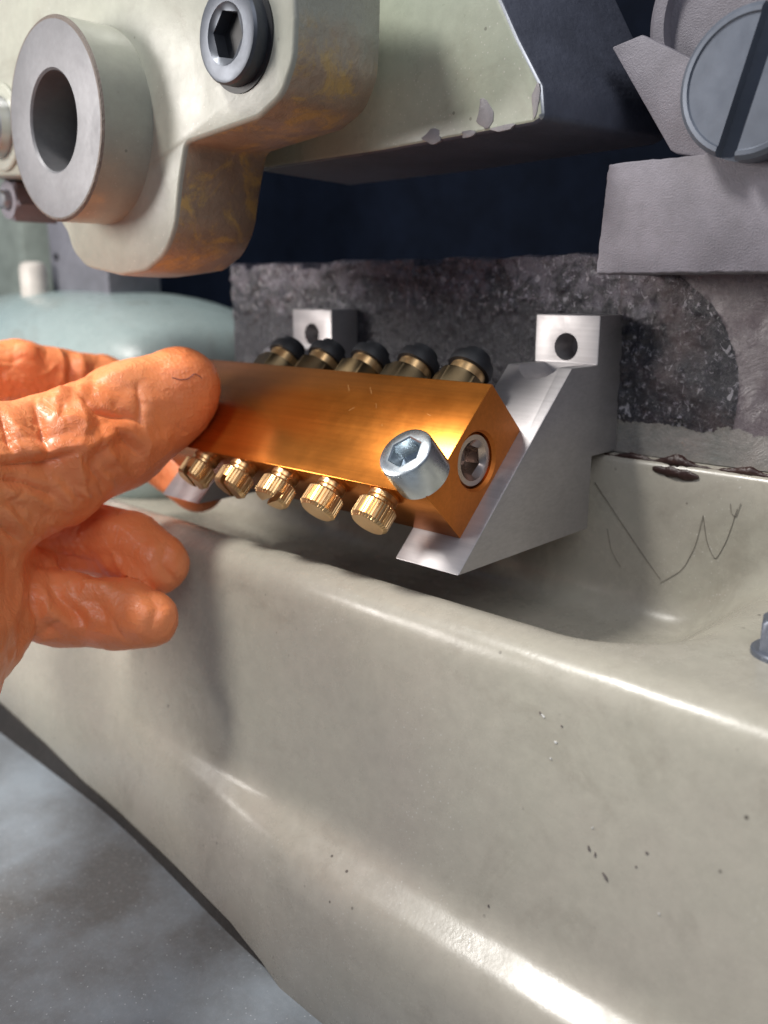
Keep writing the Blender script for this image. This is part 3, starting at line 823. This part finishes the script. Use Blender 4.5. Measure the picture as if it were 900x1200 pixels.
# glove folds: each stroke is a polyline in the photo's pixels laid on the surface: (points, width px, height mm)
FOLDS = [
    ([(94, 464), (112, 480), (133, 488), (159, 492)], 3.5, -1.3), ([(92, 470), (97, 502), (86, 530)], 9, 1.7), ([(86, 530), (52, 541), (-5, 545)], 4, -1.5),
    ([(86, 522), (50, 531), (-5, 534)], 7, 1.3), ([(40, 472), (50, 500), (54, 538)], 3.8, -1.2), ([(10, 490), (28, 518), (43, 536)], 7, 1.2), ([(60, 478), (74, 500), (66, 530)], 9, 1.0),
    ([(86, 530), (91, 552), (97, 574)], 7, 1.3), ([(88, 531), (115, 515), (134, 506)], 6, 1.5), ([(134, 506), (148, 518), (162, 532)], 4, -1.0), ([(115, 516), (132, 537), (148, 557)], 6, 1.0),
    ([(125, 500), (150, 505), (166, 520)], 7, 1.0), ([(-5, 590), (14, 612), (32, 626)], 5, 1.4), ([(-5, 603), (10, 622), (20, 632)], 3.6, -1.2), ([(161, 452), (165, 475), (163, 498)], 4.2, -.8),
    ([(168, 490), (173, 520), (168, 552)], 8, .9), ([(195, 505), (190, 530)], 7, .6), ([(60, 560), (80, 585), (84, 602)], 5, .8), ([(-5, 560), (30, 566), (62, 580)], 3.6, -.9), ([(-5, 572), (30, 580), (60, 596)], 6, .9),
    ([(0, 480), (8, 505), (12, 530)], 3.6, -1.2), ([(105, 545), (120, 565), (122, 585)], 4, -.7), ([(110, 448), (140, 440), (170, 425)], 8, .5),
    ([(65, 400), (72, 430), (70, 470)], 6, 1.2), ([(78, 402), (84, 430), (84, 465)], 5, -1.2), ([(95, 410), (100, 440)], 5, .9), ([(10, 405), (60, 412)], 6, .7),
    ([(40, 690), (55, 715), (85, 735)], 6, 1.2), ([(55, 672), (70, 700), (95, 725)], 5, -1.2), ([(85, 668), (100, 690), (130, 690)], 6, 1.1),
    ([(110, 700), (125, 730)], 6, -.7), ([(170, 690), (185, 712), (178, 735)], 5, -.6), ([(200, 625), (190, 660), (205, 685)], 6, -.6),
    ([(100, 610), (140, 618), (165, 640)], 10, .9), ([(25, 650), (20, 700), (0, 760)], 8, 1.6), ([(40, 660), (36, 710), (20, 765)], 7, -1.4), ([(55, 745), (20, 772), (0, 785)], 6, 1.2),
    ([(60, 640), (75, 655), (110, 660)], 5, -.9), ([(140, 660), (165, 690)], 6, .7), ([(215, 520), (232, 560), (262, 580)], 6, .3),
]
rg = random.Random(11)
for _ in range(60):
    x0, y0 = rg.uniform(0, 215), rg.uniform(405, 760); a0 = rg.gauss(1.2, .7); L_ = rg.uniform(12, 42); bend = rg.uniform(-.5, .5)
    FOLDS.append(([(x0, y0), (x0 + L_ * .5 * math.cos(a0), y0 + L_ * .5 * math.sin(a0)), (x0 + L_ * .5 * (math.cos(a0) + math.cos(a0 + bend)), y0 + L_ * .5 * (math.sin(a0) + math.sin(a0 + bend)))], rg.uniform(2.2, 4.2), rg.choice((-1, 1, -1)) * rg.uniform(.2, .5) * (0.35 if x0 > 150 and y0 < 520 else 1)))
pp = proj(V); vd = V - CAM; vd /= np.linalg.norm(vd, axis=1, keepdims=True)
facing = np.clip(-(NN * vd).sum(1) * 1.6, 0, 1)
rngv = np.zeros(len(V))
for pts, wpx, hmm in FOLDS:
    pts = [np.array(p, float) for p in pts]
    best = np.full(len(V), 1e9); tt = np.zeros(len(V)); L = len(pts) - 1
    for i in range(L):
        a, b = pts[i], pts[i + 1]; ab = b - a
        t = np.clip(((pp[:, :2] - a) @ ab) / (ab @ ab), 0, 1)
        d = np.linalg.norm(pp[:, :2] - (a + t[:, None] * ab), axis=1)
        m = d < best; best[m] = d[m]; tt[m] = (i + t[m]) / L
    fade = np.clip(np.sin(np.pi * (.08 + .84 * tt)), 0, 1) ** .7
    prof_ = np.clip(1 - best / (wpx * 2.3), 0, 1) if wpx > 4.5 else np.exp(-np.abs(best / wpx) ** 1.15)
    rngv += hmm * fade * prof_ * facing * 1.5
# raised grip dimples on the finger sides
for (x0, y0, nx_, ny_, dx, dy, sh) in ((8, 446, 7, 3, 9.5, 9, 3), (62, 614, 4, 5, 9, 8.5, 3)):
    for j in range(ny_):
        for i in range(nx_):
            d2 = (pp[:, 0] - x0 - i * dx - (j % 2) * dx * .5) ** 2 + (pp[:, 1] - y0 - j * dy - i * .8) ** 2
            rngv += .42 * np.exp(-d2 / 9.0) * facing
# fine tension wrinkles everywhere
wr = np.array([noise.fractal(Vector((v[0] * .16, v[1] * .16, v[2] * .16)), 1, 2, 3) for v in V])
wr2 = np.array([1 - abs(noise.noise(Vector((v[0] * .07 + 5, v[1] * .10, v[2] * .13)))) * 2.2 for v in V])
def crinkle(v):
    w_ = noise.noise_vector(Vector((v[0] * .05, v[1] * .05, v[2] * .05))) * .5
    d_, _ = noise.voronoi(Vector((v[0] * .085, v[1] * .085, v[2] * .12)) + w_)
    return min(1.0, (d_[1] - d_[0]) * 1.6)
ck = np.array([crinkle(v) for v in V])
cm = np.clip((175 - pp[:, 0]) / 60, .12, 1) * np.where(pp[:, 1] > 585, .75, 1.0)
rngv += .75 * (ck - .4) * cm
V2 = V + NN * (rngv + .22 * wr + .16 * np.clip(wr2, 0, 1) ** 3)[:, None]
hand = thing('gloved_hand', V2.mean(0), 'hand in a wrinkled orange rubber glove pinching the manifold', 'hand')
ho = mk('glove', [tuple(v) for v in V2], [tuple(int(i) for i in q_) for q_ in Q], M_glove, hand, ang=0)
# ink squiggle on the thumb tip, laid on the glove
pp2 = proj(V2)
def on_glove(x, y):
    d = np.hypot(pp2[:, 0] - x, pp2[:, 1] - y); c = np.where(d < 3.0)[0]
    return V2[c[np.argmin(pp2[c, 2])]]
ink = [(203, 440), (209, 444), (217, 445), (224, 442), (229, 439), (235, 441), (240, 444)]
ik = []
for i in range(len(ink) - 1):
    for t_ in (0, .25, .5, .75): ik.append(on_glove(*(np.array(ink[i]) * (1 - t_) + np.array(ink[i + 1]) * t_)))
ik = [ik[0]] + [(ik[i - 1] + ik[i] + ik[i + 1]) / 3 for i in range(1, len(ik) - 1)] + [ik[-1]]
vs, fs = [], []
tw = (CAM - ik[0]); tw = tw / np.linalg.norm(tw)
for p in ik:
    for k in range(5):
        a_ = 2 * math.pi * k / 5; vs.append(tuple(p + .06 * tw + .12 * (math.cos(a_) * right + math.sin(a_) * up)))
for i in range(len(ik) - 1):
    for k in range(5): fs.append((i * 5 + k, i * 5 + (k + 1) % 5, (i + 1) * 5 + (k + 1) % 5, (i + 1) * 5 + k))
mk('ink_mark', vs, fs, plain('violet_ink', (.26, .09, .09), .5), hand, ang=0)
